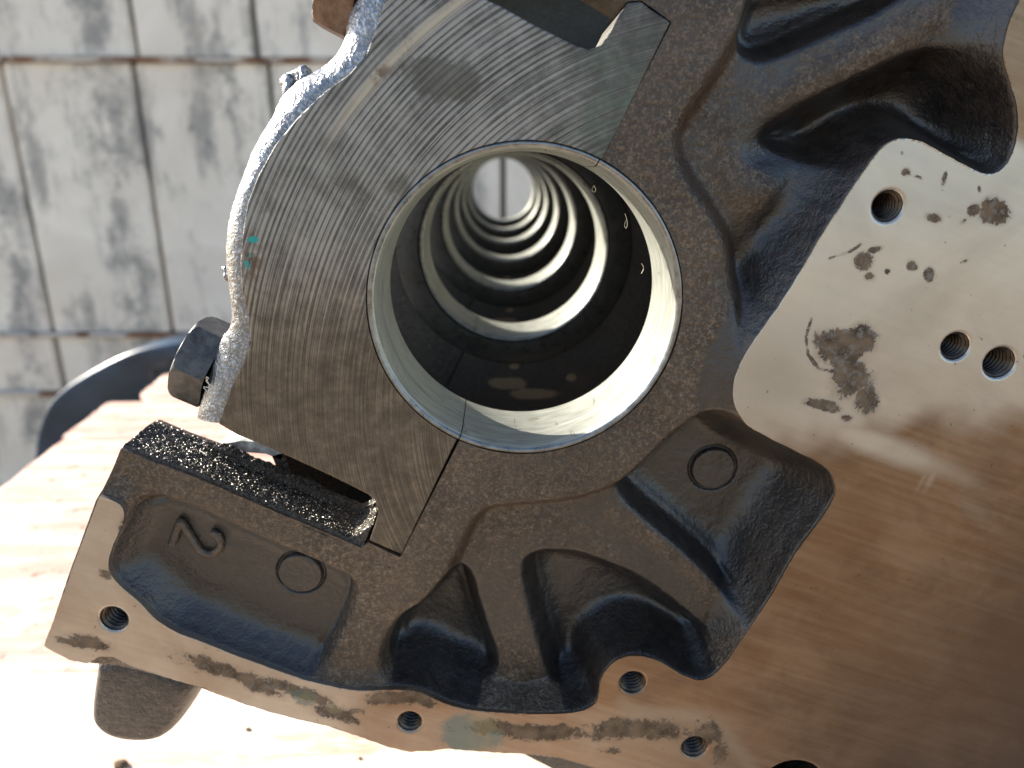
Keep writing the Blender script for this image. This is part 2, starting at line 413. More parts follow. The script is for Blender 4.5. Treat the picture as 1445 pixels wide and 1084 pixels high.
def mat_paint():
    n = N('worn_red_painted_wood')
    g = n.noise(1, 6, .65, n.nd('ShaderNodeMapping', {'Vector': n.co, 'Scale': (6, 45, 45)}).outputs[0], .8); f = n.noise(60, 5, .7)
    c = n.mix(n.rng(g, .38, .62), (.40,.22,.17), (.54,.38,.31))
    c = n.mix(n.rng(f, .58, .66), c, (.20,.07,.05)); c = n.mix(n.rng(n.noise(25, 4, .6), .58, .7), c, (.55,.47,.40))
    return n.out(c, .7, 0, n.bump(n.ma('ADD', g, f), .001, .8))
M_paint = mat_paint()
def mat_wall():
    n = N('limewashed_wall')
    a = n.noise(2.3, 6, .62, None, .8); b = n.noise(9, 6, .7, n.mapv(scale=(1,1,.6))); s_ = n.noise(1, 5, .65, n.mapv(scale=(9, 9, 1.3)))
    c = n.mix(n.rng(a, .3, .7), (.73,.64,.53), (.88,.80,.68))
    m = n.rng(n.ma('ADD', n.ma('MULTIPLY', b, .5), n.ma('MULTIPLY', s_, .5)), .47, .62)
    c = n.mix(n.ma('MULTIPLY', m, .75), c, (.23,.22,.20))
    X_ = n.nd('ShaderNodeSeparateXYZ', {0: n.co}).outputs[0]; wob = n.ma('MULTIPLY', n.ma('SUBTRACT', n.noise(5, 6, .78), .5), .34)
    for sx_, sw in ((-1.68, .07), (-1.27, .09), (-.86, .05), (-2.0, .05)):
        k = n.rng(n.ma('ABSOLUTE', n.ma('ADD', n.ma('ADD', X_, -sx_), wob)), .0, sw, .8, 0)
        c = n.mix(n.ma('MULTIPLY', k, n.rng(b, .35, .55)), c, (.20,.195,.18))
    m2 = n.rng(n.noise(30, 5, .7), .60, .7); c = n.mix(n.ma('MULTIPLY', n.ma('MULTIPLY', m2, m), .9), c, (.12,.115,.10))
    w_ = n.rng(n.noise(4, 3, .5, n.mapv(loc=(7,7,7))), .6, .8); c = n.mix(n.ma('MULTIPLY', w_, .3), c, (.72,.64,.50))
    ri = n.nd('ShaderNodeObjectInfo').outputs['Random']
    c = n.mix(n.ma('MULTIPLY', ri, .10), c, (.38,.37,.35))
    return n.out(c, .85, 0, n.bump(b, .004, .5))
M_wall = mat_wall()
M_grime = mat_steel('dark_joint_grime', (.15,.145,.135), (.30,.29,.27), .85, 0)
def mat_rust():
    n = N('rusty_rail'); f = n.noise(14, 6, .7); g = n.noise(5, 4, .6)
    c = n.mix(n.rng(f, .35, .65), (.10,.04,.025), (.27,.13,.075))
    c = n.mix(n.rng(g, .46, .56), c, (.55,.50,.45))
    return n.out(c, .8, .1, n.bump(f, .003, .6))
M_rust = mat_rust()
def mat_plain(name, a, b, rough, scale=20, metal=0, bump=.001):
    n = N(name); f = n.noise(scale, 5, .6)
    return n.out(n.mix(n.rng(f, .3, .7), a, b), rough, metal, n.bump(f, bump, .6))
M_ground = mat_plain('dry_earth', (.17,.125,.08), (.25,.185,.12), .9, 3, 0, .02)
M_shell = mat_plain('blue_black_plastic', (.012,.030,.058), (.03,.065,.115), .32, 8, 0, .002)
M_sticker = mat_plain('worn_sticker', (.02,.02,.025), (.06,.06,.07), .6, 60)
M_dirt = mat_plain('dark_dirt', (.06,.035,.02), (.14,.09,.05), .9, 900, 0, .0003)
M_hair = mat_plain('pale_fibre', (.55,.48,.36), (.7,.62,.5), .5, 300)

# ------------------------------------------------------------------ outlines (traced where they stand)
BORE_R = float(np.linalg.norm(at(962, 434)-at(519, 434)))/2      # outer edge of the chamfer
PLATE_IN = [(1470,-30),(1435,0),(1414,66),(1416,89),(1428,125),(1437,155),(1437,190),(1426,225),(1414,240),(1400,247),(1385,245),(1370,238),(1331,217),
 (1304,201),(1288,196),(1270,195),(1249,203),(1234,221),(1211,252),(1156,337),(1117,404),(1094,439),(1063,481),(1040,520),(1033,551),(1036,574),(1052,600),
 (1080,615),(1117,634),(1156,652),(1174,667),(1181,689),(1172,714),(1152,741),(1117,788),(1094,833),(1059,885),(1028,931),(1009,953),(990,962),(966,955),(943,941),
 (922,929),(899,925),(872,929),(853,947),(845,966),(845,986),(833,1001),(802,1008),(733,1008),(667,1003),(632,995),(612,986),(593,976),(558,973),(504,976),
 (465,968),(426,959),(349,931),(310,916),(287,906),(248,893),(217,873),(202,854),(167,825),(153,807),(153,784),(167,753),(176,730),(174,718),(167,709),(140,701)]
PLATE_OUT = [(101,806),(62,912),(97,931),(124,936),(140,926),(160,928),(186,941),(248,960),(287,970),(349,995),(388,1007),(465,1026),(520,1044),(550,1055),(578,1061),(605,1060),
 (628,1057),(680,1061),(740,1064),(790,1070),(860,1090),(950,1200),(1000,1330),(1900,1330),(1900,-30)]
pin = xz(PLATE_IN, -M); pout = xz(PLATE_OUT, -M)
# a slightly ragged milled edge
def rag(P, amp, seed):
    P = np.asarray(P); t = np.cumsum(np.r_[0, np.linalg.norm(np.diff(P, axis=0), axis=1)])
    s = np.arange(0, t[-1], .0009); Q = np.stack([np.interp(s, t, P[:,0]), np.interp(s, t, P[:,1])], 1)
    T = np.gradient(Q, axis=0); T /= np.linalg.norm(T, axis=1)[:,None]+1e-12
    r = np.random.default_rng(seed); a = r.normal(0, 1, len(Q)); a = np.convolve(a, [.25,.5,.25], 'same')
    return Q + np.stack([-T[:,1], T[:,0]], 1)*(a*amp)[:,None]
pin_s = rag(chaikin(pin, 2, False), .00009, 3)
pout_s = np.vstack([rag(pout[:19], .00015, 5), pout[19:]])
PLATE = np.vstack([pin_s, pout_s])
HOLES = [(1253,291,22),(1349,489,20),(1411,512,22.5),(893,964,18.5),(980,1055,18),(578,1019,17),(160,874,20),(1118,1110,45)]
holes = []
for u, v, r in HOLES:
    p = at(u, v, -M); q = at(u+r, v, -M); holes.append((p[0], p[2], float(q[0]-p[0])))

CAPF = [(946,31),(845,240),(640,630),(567,783),(521,763),(530,738),(533,722),(530,708),(519,698),(465,671),(388,636),(333,613),(308,598),
 (326,547),(341,516),(353,485),(351,447),(341,411),(339,368),(343,322),(349,287),(364,248),(388,205),(419,167),(457,130),(492,105),(516,78),(531,39),(543,0),
 (556,-30),(585,-58),(640,-30),(688,0),(707,9),(750,33),(812,64),(831,70),(847,64),(860,47),(874,19),(886,4),(905,2),(920,14)]
FL_F = CAPF[12:30]
FL_O = [(279,586),(291,543),(302,509),(312,480),(328,455),(326,412),(319,372),(321,337),(326,298),(338,262),(357,209),(385,163),(411,118),(460,95),(484,62),(492,24),(504,-5),(520,-50)]
CAP = xz(CAPF)
CAST = [(565,786),(520,766),(508,773),(388,722),(271,671),(217,652),(171,633),(149,687),(139,703),(101,806),(70,905),(124,930),(248,955),(349,990),(465,1020),(560,1050),
 (628,1053),(740,1062),(860,1090),(950,1200),(1000,1330),(1900,1330),(1900,-500),(640,-500),(560,-200),(573,-193),(883,0),(886,2),(905,0),(922,12),(948,31)]
CASTP = xz(CAST)

HUB = [(1095,-90),(1062,-10),(1040,40),(1000,105),(960,165),(950,190),(952,225),(972,262),(1000,300),(1024,345),(1034,385),(1040,430),(1034,480),(1045,530),(1040,575),(1000,578),
 (958,603),(912,650),(865,686),(800,706),(740,710),(695,712),(668,726),(645,770),(612,842),(575,865),(548,900),(538,940),(545,1000),(300,1300),(-300,1300),(-300,-400),(700,-600),(1095,-300)]
POCKETS = [  # outline px, floor depth (m), wall width (m)
 ([(1075,-60),(1048,10),(1046,45),(1058,70),(1080,80),(1108,74),(1180,42),(1270,2),(1350,-60)], .0105, .0055),
 ([(1078,194),(1110,168),(1160,140),(1240,100),(1300,72),(1350,62),(1392,72),(1418,100),(1442,150),(1442,195),(1430,232),(1402,254),(1365,244),(1300,210),(1262,206),(1222,246),(1180,238),(1120,212)], .014, .0085),
 ([(1000,578),(955,603),(905,653),(866,692),(905,735),(965,783),(1020,836),(1052,880),(1075,870),(1100,835),(1155,750),(1185,690),(1178,664),(1156,648),(1110,628),(1060,600),(1035,580)], .0095, .0050),
 ([(742,800),(779,790),(829,797),(868,812),(907,830),(957,868),(1004,906),(1020,938),(1005,960),(988,966),(943,945),(899,930),(857,950),(850,990),(835,1006),(790,1014),(780,974),(767,935),(752,881),(740,830)], .0105, .0062),
 ([(640,811),(659,817),(670,850),(682,896),(698,935),(700,960),(688,985),(665,1008),(612,992),(590,982),(552,975),(538,940),(541,904),(568,864),(593,853),(612,833),(626,816)], .0105, .0050),
 ([(209,697),(233,698),(271,709),(349,746),(388,764),(465,797),(497,813),(505,831),(494,865),(467,916),(442,962),(403,962),(310,920),(248,897),(210,874),(195,856),(160,825),(147,800),(150,780),(165,750),(178,722),(190,703)], .0062, .0034),
]
pk = [(chaikin(xz(p, .002), 2), d, w_) for p, d, w_ in POCKETS]
hubP = chaikin(xz(HUB), 1)
RES = .00030
_cache = {}
def sub_sdf(X, Z, P, pad):
    k = (id(P), X.shape, float(X[0,0]))
    if k not in _cache: _cache[k] = sdf_grid(X, Z, P)
    return _cache[k]
def gauss(X, Z, u, v, ru, rv, ang=0):
    c = at(u, v); k = .000192; a = math.radians(ang)
    dx = X-c[0]; dz = Z-c[2]; x = dx*math.cos(a)+dz*math.sin(a); z = -dx*math.sin(a)+dz*math.cos(a)
    return np.exp(-((x/(ru*k))**2+(z/(rv*k))**2))
def cast_h(X, Z):
    dh = sub_sdf(X, Z, hubP, .05)
    H = np.where(dh < 0, 0.0, 0.0) - .0078*sstep((dh+.0006)/.0052)
    # lumpy web right of the bore
    H += -.0034*gauss(X, Z, 1052, 385, 30, 42, 20) + .0022*gauss(X, Z, 1070, 260, 55, 40, -30) - .002*gauss(X, Z, 1100, 330, 50, 30, 50)
    H += -.0045*gauss(X, Z, 1190, 300, 60, 110, -30) * (dh > 0)
    H += -.004*gauss(X, Z, 1130, 200, 60, 30, 25)
    H += .0014*gauss(X, Z, 1240, 70, 130, 16, 27) + .0010*gauss(X, Z, 960, 800, 110, 20, -42)
    for P, d, w_ in pk:
        D = sub_sdf(X, Z, P, .02)
        k_ = np.clip((-D+.0006)/w_, 0, 1); H -= d*(.45*sstep(k_)+.55*(1-(1-k_)**2))
        if d != .0062: H -= .0025*sstep((-D)/.010)
    kk = np.exp(-np.linspace(-2.4, 2.4, 15)**2/2); kk /= kk.sum()
    pad = np.pad(H, 7, mode='edge')
    H = sum(kk[i]*pad[i:i+H.shape[0], 7:-7] for i in range(15)); pad = np.pad(H, 7, mode='edge'); H = sum(kk[i]*pad[7:-7, i:i+H.shape[1]] for i in range(15))
    dp = sub_sdf(X, Z, PLATE, .05)
    u, v = topx(X, 0*X, Z)
    wide = .0028 + .0085*sstep((u-880)/160)*sstep((1000-v)/200) + .003*sstep((u-730)/60)*sstep((v-900)/40)
    wide = wide + .0052*sstep((560-u)/60) + .0048*sstep((u-500)/60)*sstep((740-u)/60)*sstep((v-780)/50)
    lip_ = np.where(u < 730, .0016, .0005)
    k = 1-np.clip(dp, 0, .0159)/wide; k = np.clip(k, 0, 1)
    rise = k*k*(1.5-.5*k) 
    H = H + (M-lip_-H)*rise
    k2 = np.exp(-np.linspace(-2.3, 2.3, 35)**2/2); k2 /= k2.sum()
    pad = np.pad(H, 17, mode='edge'); B = sum(k2[i]*pad[i:i+H.shape[0], 17:-17] for i in range(35)); pad = np.pad(B, 17, mode='edge'); B = sum(k2[i]*pad[17:-17, i:i+H.shape[1]] for i in range(35))
    m = np.zeros(H.shape)
    for P, d, w_ in pk: m = np.maximum(m, sstep((-sub_sdf(X, Z, P, .02)-.0026)/.003))
    m = m*sstep(dp/.0025)
    H = H*(1-m)+B*m
    # bosses left by the core plugs
    for bu, bv, br, dep in ((1021,682,34,.0105),(422,813,33,.0062)):
        c = at(bu, bv, dep-.002); r = np.hypot(X-c[0], Z-c[2]); rr = br*.000205
        H += .0011*sstep((rr-r)/.0005+.5) - .0010*np.exp(-((r-rr-.0005)/.00045)**2)
    H += .00028*vnoise(X, Z, 160, 1, 3) + .0006*vnoise(X, Z, 38, 5, 2)
    return H
bc = at(741, 434)   # bore centre
SHELL_R = BORE_R + .0004
def cast_sdf(X, Z):
    D = sub_sdf(X, Z, CASTP, 0)
    D = np.maximum(D, SHELL_R - np.hypot(X-bc[0], Z-bc[2]))
    dp = sub_sdf(X, Z, PLATE, .05)
    return np.maximum(D, -(dp+.0008))

block = empty('engine_block', (0, 0, 0))
tag(block, 'bare cast iron engine block lying on the wooden table, seen end-on', 'engine block')
b0 = at(40, 1100); b1 = at(1480, -60)
bounds = (b0[0]-.005, b1[0]+.012, b0[2]-.012, b1[2]+.01)
bounds = (bounds[0], .245, bounds[2]-.02, bounds[3])
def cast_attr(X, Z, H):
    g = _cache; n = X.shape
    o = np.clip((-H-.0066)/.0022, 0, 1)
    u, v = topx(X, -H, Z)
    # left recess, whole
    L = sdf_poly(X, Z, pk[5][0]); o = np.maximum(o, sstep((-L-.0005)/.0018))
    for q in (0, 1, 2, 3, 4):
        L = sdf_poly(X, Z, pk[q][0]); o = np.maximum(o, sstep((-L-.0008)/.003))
    # darker band against the joint face on the right
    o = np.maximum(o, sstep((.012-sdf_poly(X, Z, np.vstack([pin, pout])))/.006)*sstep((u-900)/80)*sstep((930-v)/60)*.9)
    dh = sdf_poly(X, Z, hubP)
    return {'darkened': o, 'ledge': np.exp(-((dh-.0026)/.0019)**2)*sstep((u-560)/60)}
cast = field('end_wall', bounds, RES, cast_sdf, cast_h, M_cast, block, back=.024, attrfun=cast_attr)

def plate_sdf(X, Z):
    D = sub_sdf(X, Z, PLATE, 0)
    for hx, hz, hr in holes: D = np.maximum(D, hr-np.hypot(X-hx, Z-hz))
    return D
def blobs(U, V, lst):
    m = np.zeros(U.shape)
    for u, v, ru, rv, a, s in lst:
        a = math.radians(a); dx = U-u; dy = V-v; x = dx*math.cos(a)+dy*math.sin(a); y = -dx*math.sin(a)+dy*math.cos(a)
        m = np.maximum(m, s*np.clip(1.25-np.sqrt((x/ru)**2+(y/rv)**2)*.75, 0, 1))
    return m
def path_mask(U, V, pts, wd, s):
    d = np.full(U.shape, 1e9)
    for (a, b), (c, e) in zip(pts[:-1], pts[1:]):
        t = np.clip(((U-a)*(c-a)+(V-b)*(e-b))/((c-a)**2+(e-b)**2), 0, 1)
        d = np.minimum(d, np.hypot(U-a-t*(c-a), V-b-t*(e-b)))
    return s*np.clip(1.25-d/wd*.75, 0, 1)
def plate_attr(X, Z, H):
    U, V = topx(X, -H, Z)
    dirt = blobs(U, V, [(1185,490,38,26,20,.85),(1215,480,24,22,0,.8),(1200,530,32,34,30,.85),(1222,560,22,26,0,.7),(1162,572,26,8,12,.85),(1195,590,12,8,0,.5),
        (1278,243,9,8,0,.75),(1296,250,9,4,20,.6),(1333,250,4,11,15,.65),(1318,308,14,8,10,.75),(1402,300,20,20,0,.85),(1375,297,12,9,-40,.7),(1360,312,10,5,-30,.5),(1340,306,6,3,0,.5),
        (1218,370,14,14,20,.85),(1226,390,10,8,0,.7),(1235,352,12,5,-15,.6),(1252,383,6,6,0,.6),(1287,376,9,9,0,.75),(1311,387,8,10,0,.7),(1361,369,9,4,-20,.65),(1382,266,4,7,0,.6),
        (300,940,60,13,22,.78),(360,965,45,12,22,.7),(96,905,26,8,15,.7),(250,925,18,8,0,.5),(545,985,40,9,-5,.7),(600,990,26,10,25,.6),(500,1005,26,9,0,.55),(640,1030,18,18,0,.5),
        (760,1032,130,14,3,.72),(900,1030,100,17,0,.72),(560,985,60,14,-4,.75),(420,975,70,12,20,.66),(480,1010,60,12,18,.6),(250,930,40,14,30,.5),(120,905,44,12,15,.7),(1000,1035,30,22,25,.7),(1015,1060,16,30,0,.6),(880,1060,40,8,0,.5),(170,770,10,22,15,.55),(150,810,14,10,0,.6),(172,745,8,20,10,.5)])
    dirt = np.maximum(dirt, path_mask(U, V, [(1145,450),(1137,475),(1140,500),(1155,520),(1178,525)], 3.5, .6))
    dirt = np.maximum(dirt, path_mask(U, V, [(1170,365),(1200,355),(1215,345)], 3, .5))
    greend = blobs(U, V, [(665,1036,44,26,5,1.0),(430,985,24,14,20,.75),(470,1000,20,10,20,.6)])
    nz = vnoise(X, Z, 60, 11, 3)*30
    silver = sstep((668+.10*(1250-U)-V+nz*1.5)/130)                       # upper right, wiped clean
    cut = np.clip((np.hypot(U-1290, V-430)-255)/40, 0, 1)              # arc where the wiped patch ends
    silver = silver*(1-.9*sstep(cut)*(U > 1300)) 
    silver = np.maximum(silver, .95*blobs(U, V, [(1250,632,110,20,20,.9),(1318,668,34,7,-62,.6),(1303,675,30,5,-62,.5),(1370,720,60,18,38,.30)]))
    fl = sstep((640-U)/200)*.62
    silver = np.maximum(silver, fl); silver = np.maximum(silver, .38*sstep((V-965)/50)*sstep((1150-U)/200))
    film = blobs(U, V, [(1085,530,55,70,20,.9),(1120,480,40,40,0,.5)])
    film = np.maximum(film, .8*path_mask(U, V, [(880,990),(900,1005),(985,1012),(1020,1030),(1060,1084)], 9, .8))
    brown_reflection = .9*sstep((U-1150+.6*(V-800))/330)*sstep((V-720)/200)  # darker reflection painted into the colour towards the lower right
    return {'brown_reflection': brown_reflection, 'dirt': dirt, 'greend': greend, 'silver': silver, 'film': film}
def plate_h(X, Z):
    h = np.full(X.shape, M) + .00004*vnoise(X, Z, 40, 3, 2)
    for hx, hz, hr in holes: h -= .0005*sstep((hr+.0006-np.hypot(X-hx, Z-hz))/.0006)
    return h
plate = field('machined_face', bounds, .00033, plate_sdf, plate_h, M_plate, block, back=.008, attrfun=plate_attr)

# threaded holes: a helical wall, open in front
def thread(hx, hz, r, depth=.022, pitch=.00145, y0=-M+.0005, parent=plate):
    na, nd_ = 48, int(depth/.00018)
    A, D = np.meshgrid(np.arange(na)/na*2*math.pi, np.arange(nd_)*.00018, indexing='ij')
    ph = (D/pitch + A/(2*math.pi)) % 1.0
    rr = r - .0010*(1-np.abs(2*ph-1)) * sstep(D/.0012)
    V = np.stack([hx+rr*np.cos(A), y0+D, hz+rr*np.sin(A)], -1).reshape(-1, 3)
    idx = np.arange(na*nd_).reshape(na, nd_)
    a = idx[:, :-1]; b = np.roll(idx, -1, 0)[:, :-1]; c = np.roll(idx, -1, 0)[:, 1:]; d = idx[:, 1:]
    F = np.stack([a, b, c, d], -1).reshape(-1, 4)
    # blind end
    V = np.vstack([V, [[hx, y0+depth+.003, hz]]]); e = idx[:, -1]; 
    F = np.vstack([F, np.stack([e, np.roll(e, -1), np.full(na, len(V)-1), np.full(na, -1)], -1)])
    return pmesh('threaded_hole', V, F, M_thread, parent, True)
for i, h in enumerate(holes): thread(*h) if i < 7 else thread(*h, depth=.03, pitch=.5)

# ------------------------------------------------------------------ main bearing cap in front
cap_root = empty('main_bearing_cap'); cap_root.parent = block
capP = np.vstack([CAP])
cap_bb = (capP[:,0].min()-.002, capP[:,0].max()+.002, capP[:,1].min()-.002, capP[:,1].max()+.002)
def cap_sdf(X, Z):
    D = sub_sdf(X, Z, capP, 0) + .00005
    return np.maximum(D, SHELL_R - np.hypot(X-bc[0], Z-bc[2]))
def cap_h(X, Z):
    D = sub_sdf(X, Z, capP, 0)
    return .00003*vnoise(X, Z, 300, 2, 2) - .0003*sstep((D+.0004)/.0004)**2
def cap_attr(X, Z, H):
    U, V = topx(X, -H, Z)
    return {'coarse': sstep((560-V-.25*(U-350))/260)*sstep((900-U)/250),
            'warm': sstep((V-300)/230), 'green': .35*blobs(U, V, [(870,150,60,90,20,1.0),(850,200,40,50,0,.8)]),
            'dark': blobs(U, V, [(625,112,62,34,12,.8),(700,90,60,20,30,.35),(565,265,30,26,0,.6),(480,250,60,80,20,.35)]),
            'streak': sstep((250-V)/150), 'teal': blobs(U, V, [(357,338,9,6,0,.95),(350,375,8,10,0,.8),(365,320,5,12,0,.5),(352,360,5,8,0,.6)]),
            'rust': blobs(U, V, [(355,365,16,30,5,.9),(535,105,18,10,-40,.8),(340,430,8,40,0,.5)])}
capf = field('milled_face', cap_bb, .0003, cap_sdf, cap_h, M_cap, cap_root, back=.0295, attrfun=cap_attr)

# the cast flank round the outside of the cap, sun on it
def flank():
    F_ = chaikin(xz(FL_F, 0), 2, False); O_ = chaikin(xz(FL_O, .007), 2, False)
    t = np.linspace(0, 1, 420)
    def rs(P):
        s = np.r_[0, np.cumsum(np.linalg.norm(np.diff(P, axis=0), axis=1))]; s /= s[-1]
        return np.stack([np.interp(t, s, P[:,0]), np.interp(t, s, P[:,1])], 1)
    # match by index fraction, not by length
    def ri(P):
        s = np.linspace(0, 1, len(P)); return np.stack([np.interp(t, s, P[:,0]), np.interp(t, s, P[:,1])], 1)
    Fp, Op = ri(F_), ri(O_)
    prof = []   # (k between F and O, y)
    for k in np.linspace(0, 1, 26): prof.append((k, .0007 + .0068*(1-math.sqrt(max(0, 1-k**1.6)))))
    for y in np.linspace(.0085, .0262, 30): prof.append((1.0, y))
    for k in np.linspace(.9, 0, 6): prof.append((k, .0295-.002*k))
    rows = []
    for k, y in prof:
        P = Fp*(1-k)+Op*k
        rows.append(np.stack([P[:,0], np.full(len(P), y), P[:,1]], 1))
    G = np.array(rows)
    # rough casting skin pushed along outward direction
    d = Op-Fp; d /= np.linalg.norm(d, axis=1)[:,None]+1e-12
    L = np.cumsum(np.r_[0, np.linalg.norm(np.diff(Op, axis=0), axis=1)])
    KK, LL = np.meshgrid([p[1] for p in prof], L, indexing='ij')
    amp = (np.array([min(1, max(0, p[0])*2) for p in prof])[:,None])
    nz = vnoise(LL, KK, 700, 21, 3)*.00020 + vnoise(LL, KK, 190, 22, 2)*.00055
    G[:,:,0] += d[None,:,0]*nz*amp; G[:,:,2] += d[None,:,1]*nz*amp; G[:,:,1] += nz*amp*.5*(KK < .01)
    a, b = G.shape[:2]; idx = np.arange(a*b).reshape(a, b)
    Fq = np.stack([idx[:-1,:-1], idx[1:,:-1], idx[1:,1:], idx[:-1,1:]], -1).reshape(-1, 4)
    n0 = a*b
    V = G.reshape(-1, 3)
    # end closure at the ear (bottom end)
    o = pmesh('cast_flank', V, Fq, M_castside, cap_root, True)
    e = G[:,0]; bm = bmesh.new(); vs = [bm.verts.new(p) for p in e[::2]]; f = bm.faces.new(vs); bmesh.ops.triangulate(bm, faces=[f])
    bobj('ear_end', bm, M_castside, cap_root)
flank()

# small lumps (casting flash) on the flank
def lump(u, v, y, r, seed, parent, name='casting_lump', mat=M_castside):
    bm = bmesh.new(); bmesh.ops.create_icosphere(bm, subdivisions=3, radius=r)
    rr = random.Random(seed)
    for vv in bm.verts:
        k = 1+.25*math.sin(vv.co.x/r*3+seed)+.2*math.sin(vv.co.z/r*4+vv.co.y/r*3)+rr.uniform(-.07,.07); vv.co *= k
    o = bobj(name, bm, mat, parent, True); o.location = at(u, v, y); return o
lump(408,124,.010,.0028,1,cap_root); lump(432,108,.012,.0022,2,cap_root); lump(420,112,.014,.0026,6,cap_root); lump(325,385,.009,.0018,3,cap_root)

# bolts through the cap; axis square to the parting line
pl0 = at(567, 783); pl1 = at(946, 31); pd = (pl1-pl0)/np.linalg.norm(pl1-pl0)
AX = Vector((-pd[2], 0, pd[0])).normalized()          # out of the cap, up and left
def bolt(centre, mat, length=.0098, af=.0235, parent=cap_root):
    root = empty('cap_bolt'); root.parent = parent
    bm = bmesh.new(); rc = af/2/math.cos(math.pi/6); rings = []
    na = 96
    for z, ch in ((0, .93), (.0006, .985), (.001, 1.0), (length*.72, 1.0), (length*.80, .995), (length*.88, .97), (length*.94, .94), (length*.98, .90), (length, .85), (length*.985, .45), (length*.985, 0.02)):
        ring = []
        for k in range(na):
            t = 2*math.pi*k/na; tt = (t % (math.pi/3))-math.pi/6
            rh = af/2/math.cos(tt)
            lim = rc*ch if ch < 1 else 9
            rad = min(rh, lim) if ch > .5 or True else rh
            rad = min(rad, rc*.985)
            if ch < .8: rad = rc*ch
            ring.append(bm.verts.new((rad*math.cos(t), rad*math.sin(t), z)))
        rings.append(ring)
    for r0, r1 in zip(rings[:-1], rings[1:]):
        for k in range(na): bm.faces.new((r0[k], r0[(k+1)%na], r1[(k+1)%na], r1[k]))
    o = bobj('bolt_head', bm, mat, parent, True, 32)
    # local z along AX, a corner pointing at the viewer (-y)
    X_ = Vector((0, -1, 0)); Y_ = AX.cross(X_); R4 = Matrix((X_, Y_, AX)).transposed().to_4x4()
    o.matrix_local = Matrix.Translation(Vector(centre)) @ R4
    bpy.data.objects.remove(root); o.name = 'cap_bolt'
    return o
# ear seat plane passes through flank at the ear
bl = bolt(Vector(at(311,519,.016)), M_bolt)
bl2 = bolt(Vector(at(519,-4,.016)), M_boltrust)
def washer(centre, parent):
    pass

# a wisp of fibre caught by the bolt
def tube(name, pts, rad, mat, parent, n=6, closed=False):
    cu = bpy.data.curves.new(name, 'CURVE'); cu.dimensions = '3D'; cu.bevel_depth = rad; cu.bevel_resolution = 2; cu.use_fill_caps = True
    sp = cu.splines.new('NURBS'); sp.points.add(len(pts)-1)
    for i, p in enumerate(pts): sp.points[i].co = (*p, 1)
    sp.use_endpoint_u = True; sp.order_u = 3
    tmp = bpy.data.objects.new(name, cu); COL.objects.link(tmp)
    dg = bpy.context.evaluated_depsgraph_get(); dg.update()
    me = bpy.data.meshes.new_from_object(tmp.evaluated_get(dg)); bpy.data.objects.remove(tmp)
    me.name = name; me.materials.clear(); me.materials.append(mat)
    me.polygons.foreach_set('use_smooth', [True]*len(me.polygons))
    return link(bpy.data.objects.new(name, me), parent)
fib = [(300,545),(288,538),(296,534),(289,531),(298,548),(285,545),(293,553),(300,565)]
fo = tube('fibre', [at(u, v, -.0005+.001*(i%2)) for i, (u, v) in enumerate(fib)], .00012, M_hair, None)
tag(fo, 'pale curl of fibre caught beside the hexagon bolt head on the bearing cap', 'fibre')

# ------------------------------------------------------------------ bearing shells and their seats
SP = .133; WID = .031
PANG = math.atan2(pd[2], pd[0])     # direction of the parting line
def half_shell(a0, a1, y0, name='bearing_shell', parent=None):
    Rb = BORE_R
    prof = [(Rb+.0003, .0006), (Rb-.0002, -.0001), (Rb-.0009, .0002), (Rb-.0013, .0006), (Rb-.0016, .0011), (Rb-.0019, .0024)]
    ys = [.004,.007,.010,.0118,.0121,.0124,.0127,.0130,.0133,.0140,.017,.020,.023,.026,.0290]
    for y in ys:
        g = -.00020 if .0119 < y < .0132 else 0
        prof.append((Rb-.0020-g, y))
    prof += [(Rb-.0018, .0302), (Rb-.0006, .0308), (Rb+.0003, .0310)]
    na = 150; T = np.linspace(a0, a1, na)
    P = np.array(prof)
    G = np.stack([bc[0]+P[:,0][:,None]*np.cos(T)[None], (y0+P[:,1])[:,None]+0*T[None], bc[2]+P[:,0][:,None]*np.sin(T)[None]], -1)
    a, b = G.shape[:2]; idx = np.arange(a*b).reshape(a, b)
    F = np.stack([idx[:-1,:-1], idx[1:,:-1], idx[1:,1:], idx[:-1,1:]], -1).reshape(-1, 4)
    o = pmesh(name, G.reshape(-1, 3), F, M_bear, parent, True)
    o.data.materials.append(M_rim)
    mi = np.zeros(len(F), np.int32); mi[:(b-1)*3] = 1
    o.data.polygons.foreach_set('material_index', mi)
    return o
eps = .0035
half_shell(PANG+eps, PANG+math.pi-eps, 0, parent=block)
half_shell(PANG-math.pi+eps, PANG-eps, 0, parent=block)

# rear bulkheads: block half, cap half, shells - six more behind
def arc(a0, a1, r, n=60): return [(bc[0]+r*math.cos(t), bc[2]+r*math.sin(t)) for t in np.linspace(a0, a1, n)]
r_ = SHELL_R
par_t = (bc[0]+r_*math.cos(PANG), bc[2]+r_*math.sin(PANG)); par_b = (bc[0]-r_*math.cos(PANG), bc[2]-r_*math.sin(PANG))
bh = list(map(tuple, xz([(567,785),(508,773),(420,740),(290,690),(262,760),(270,900),(420,1130),(1200,1200),(1620,900),(1620,-300),(700,-420),(573,-193),(883,0),(946,31)])))
bh_poly = bh + arc(PANG, PANG-math.pi, r_)
cp = [tuple(p) for p in CAP]
capc = cp[3:] ; capc = capc[:] + [cp[0]] + arc(PANG, PANG+math.pi, r_)
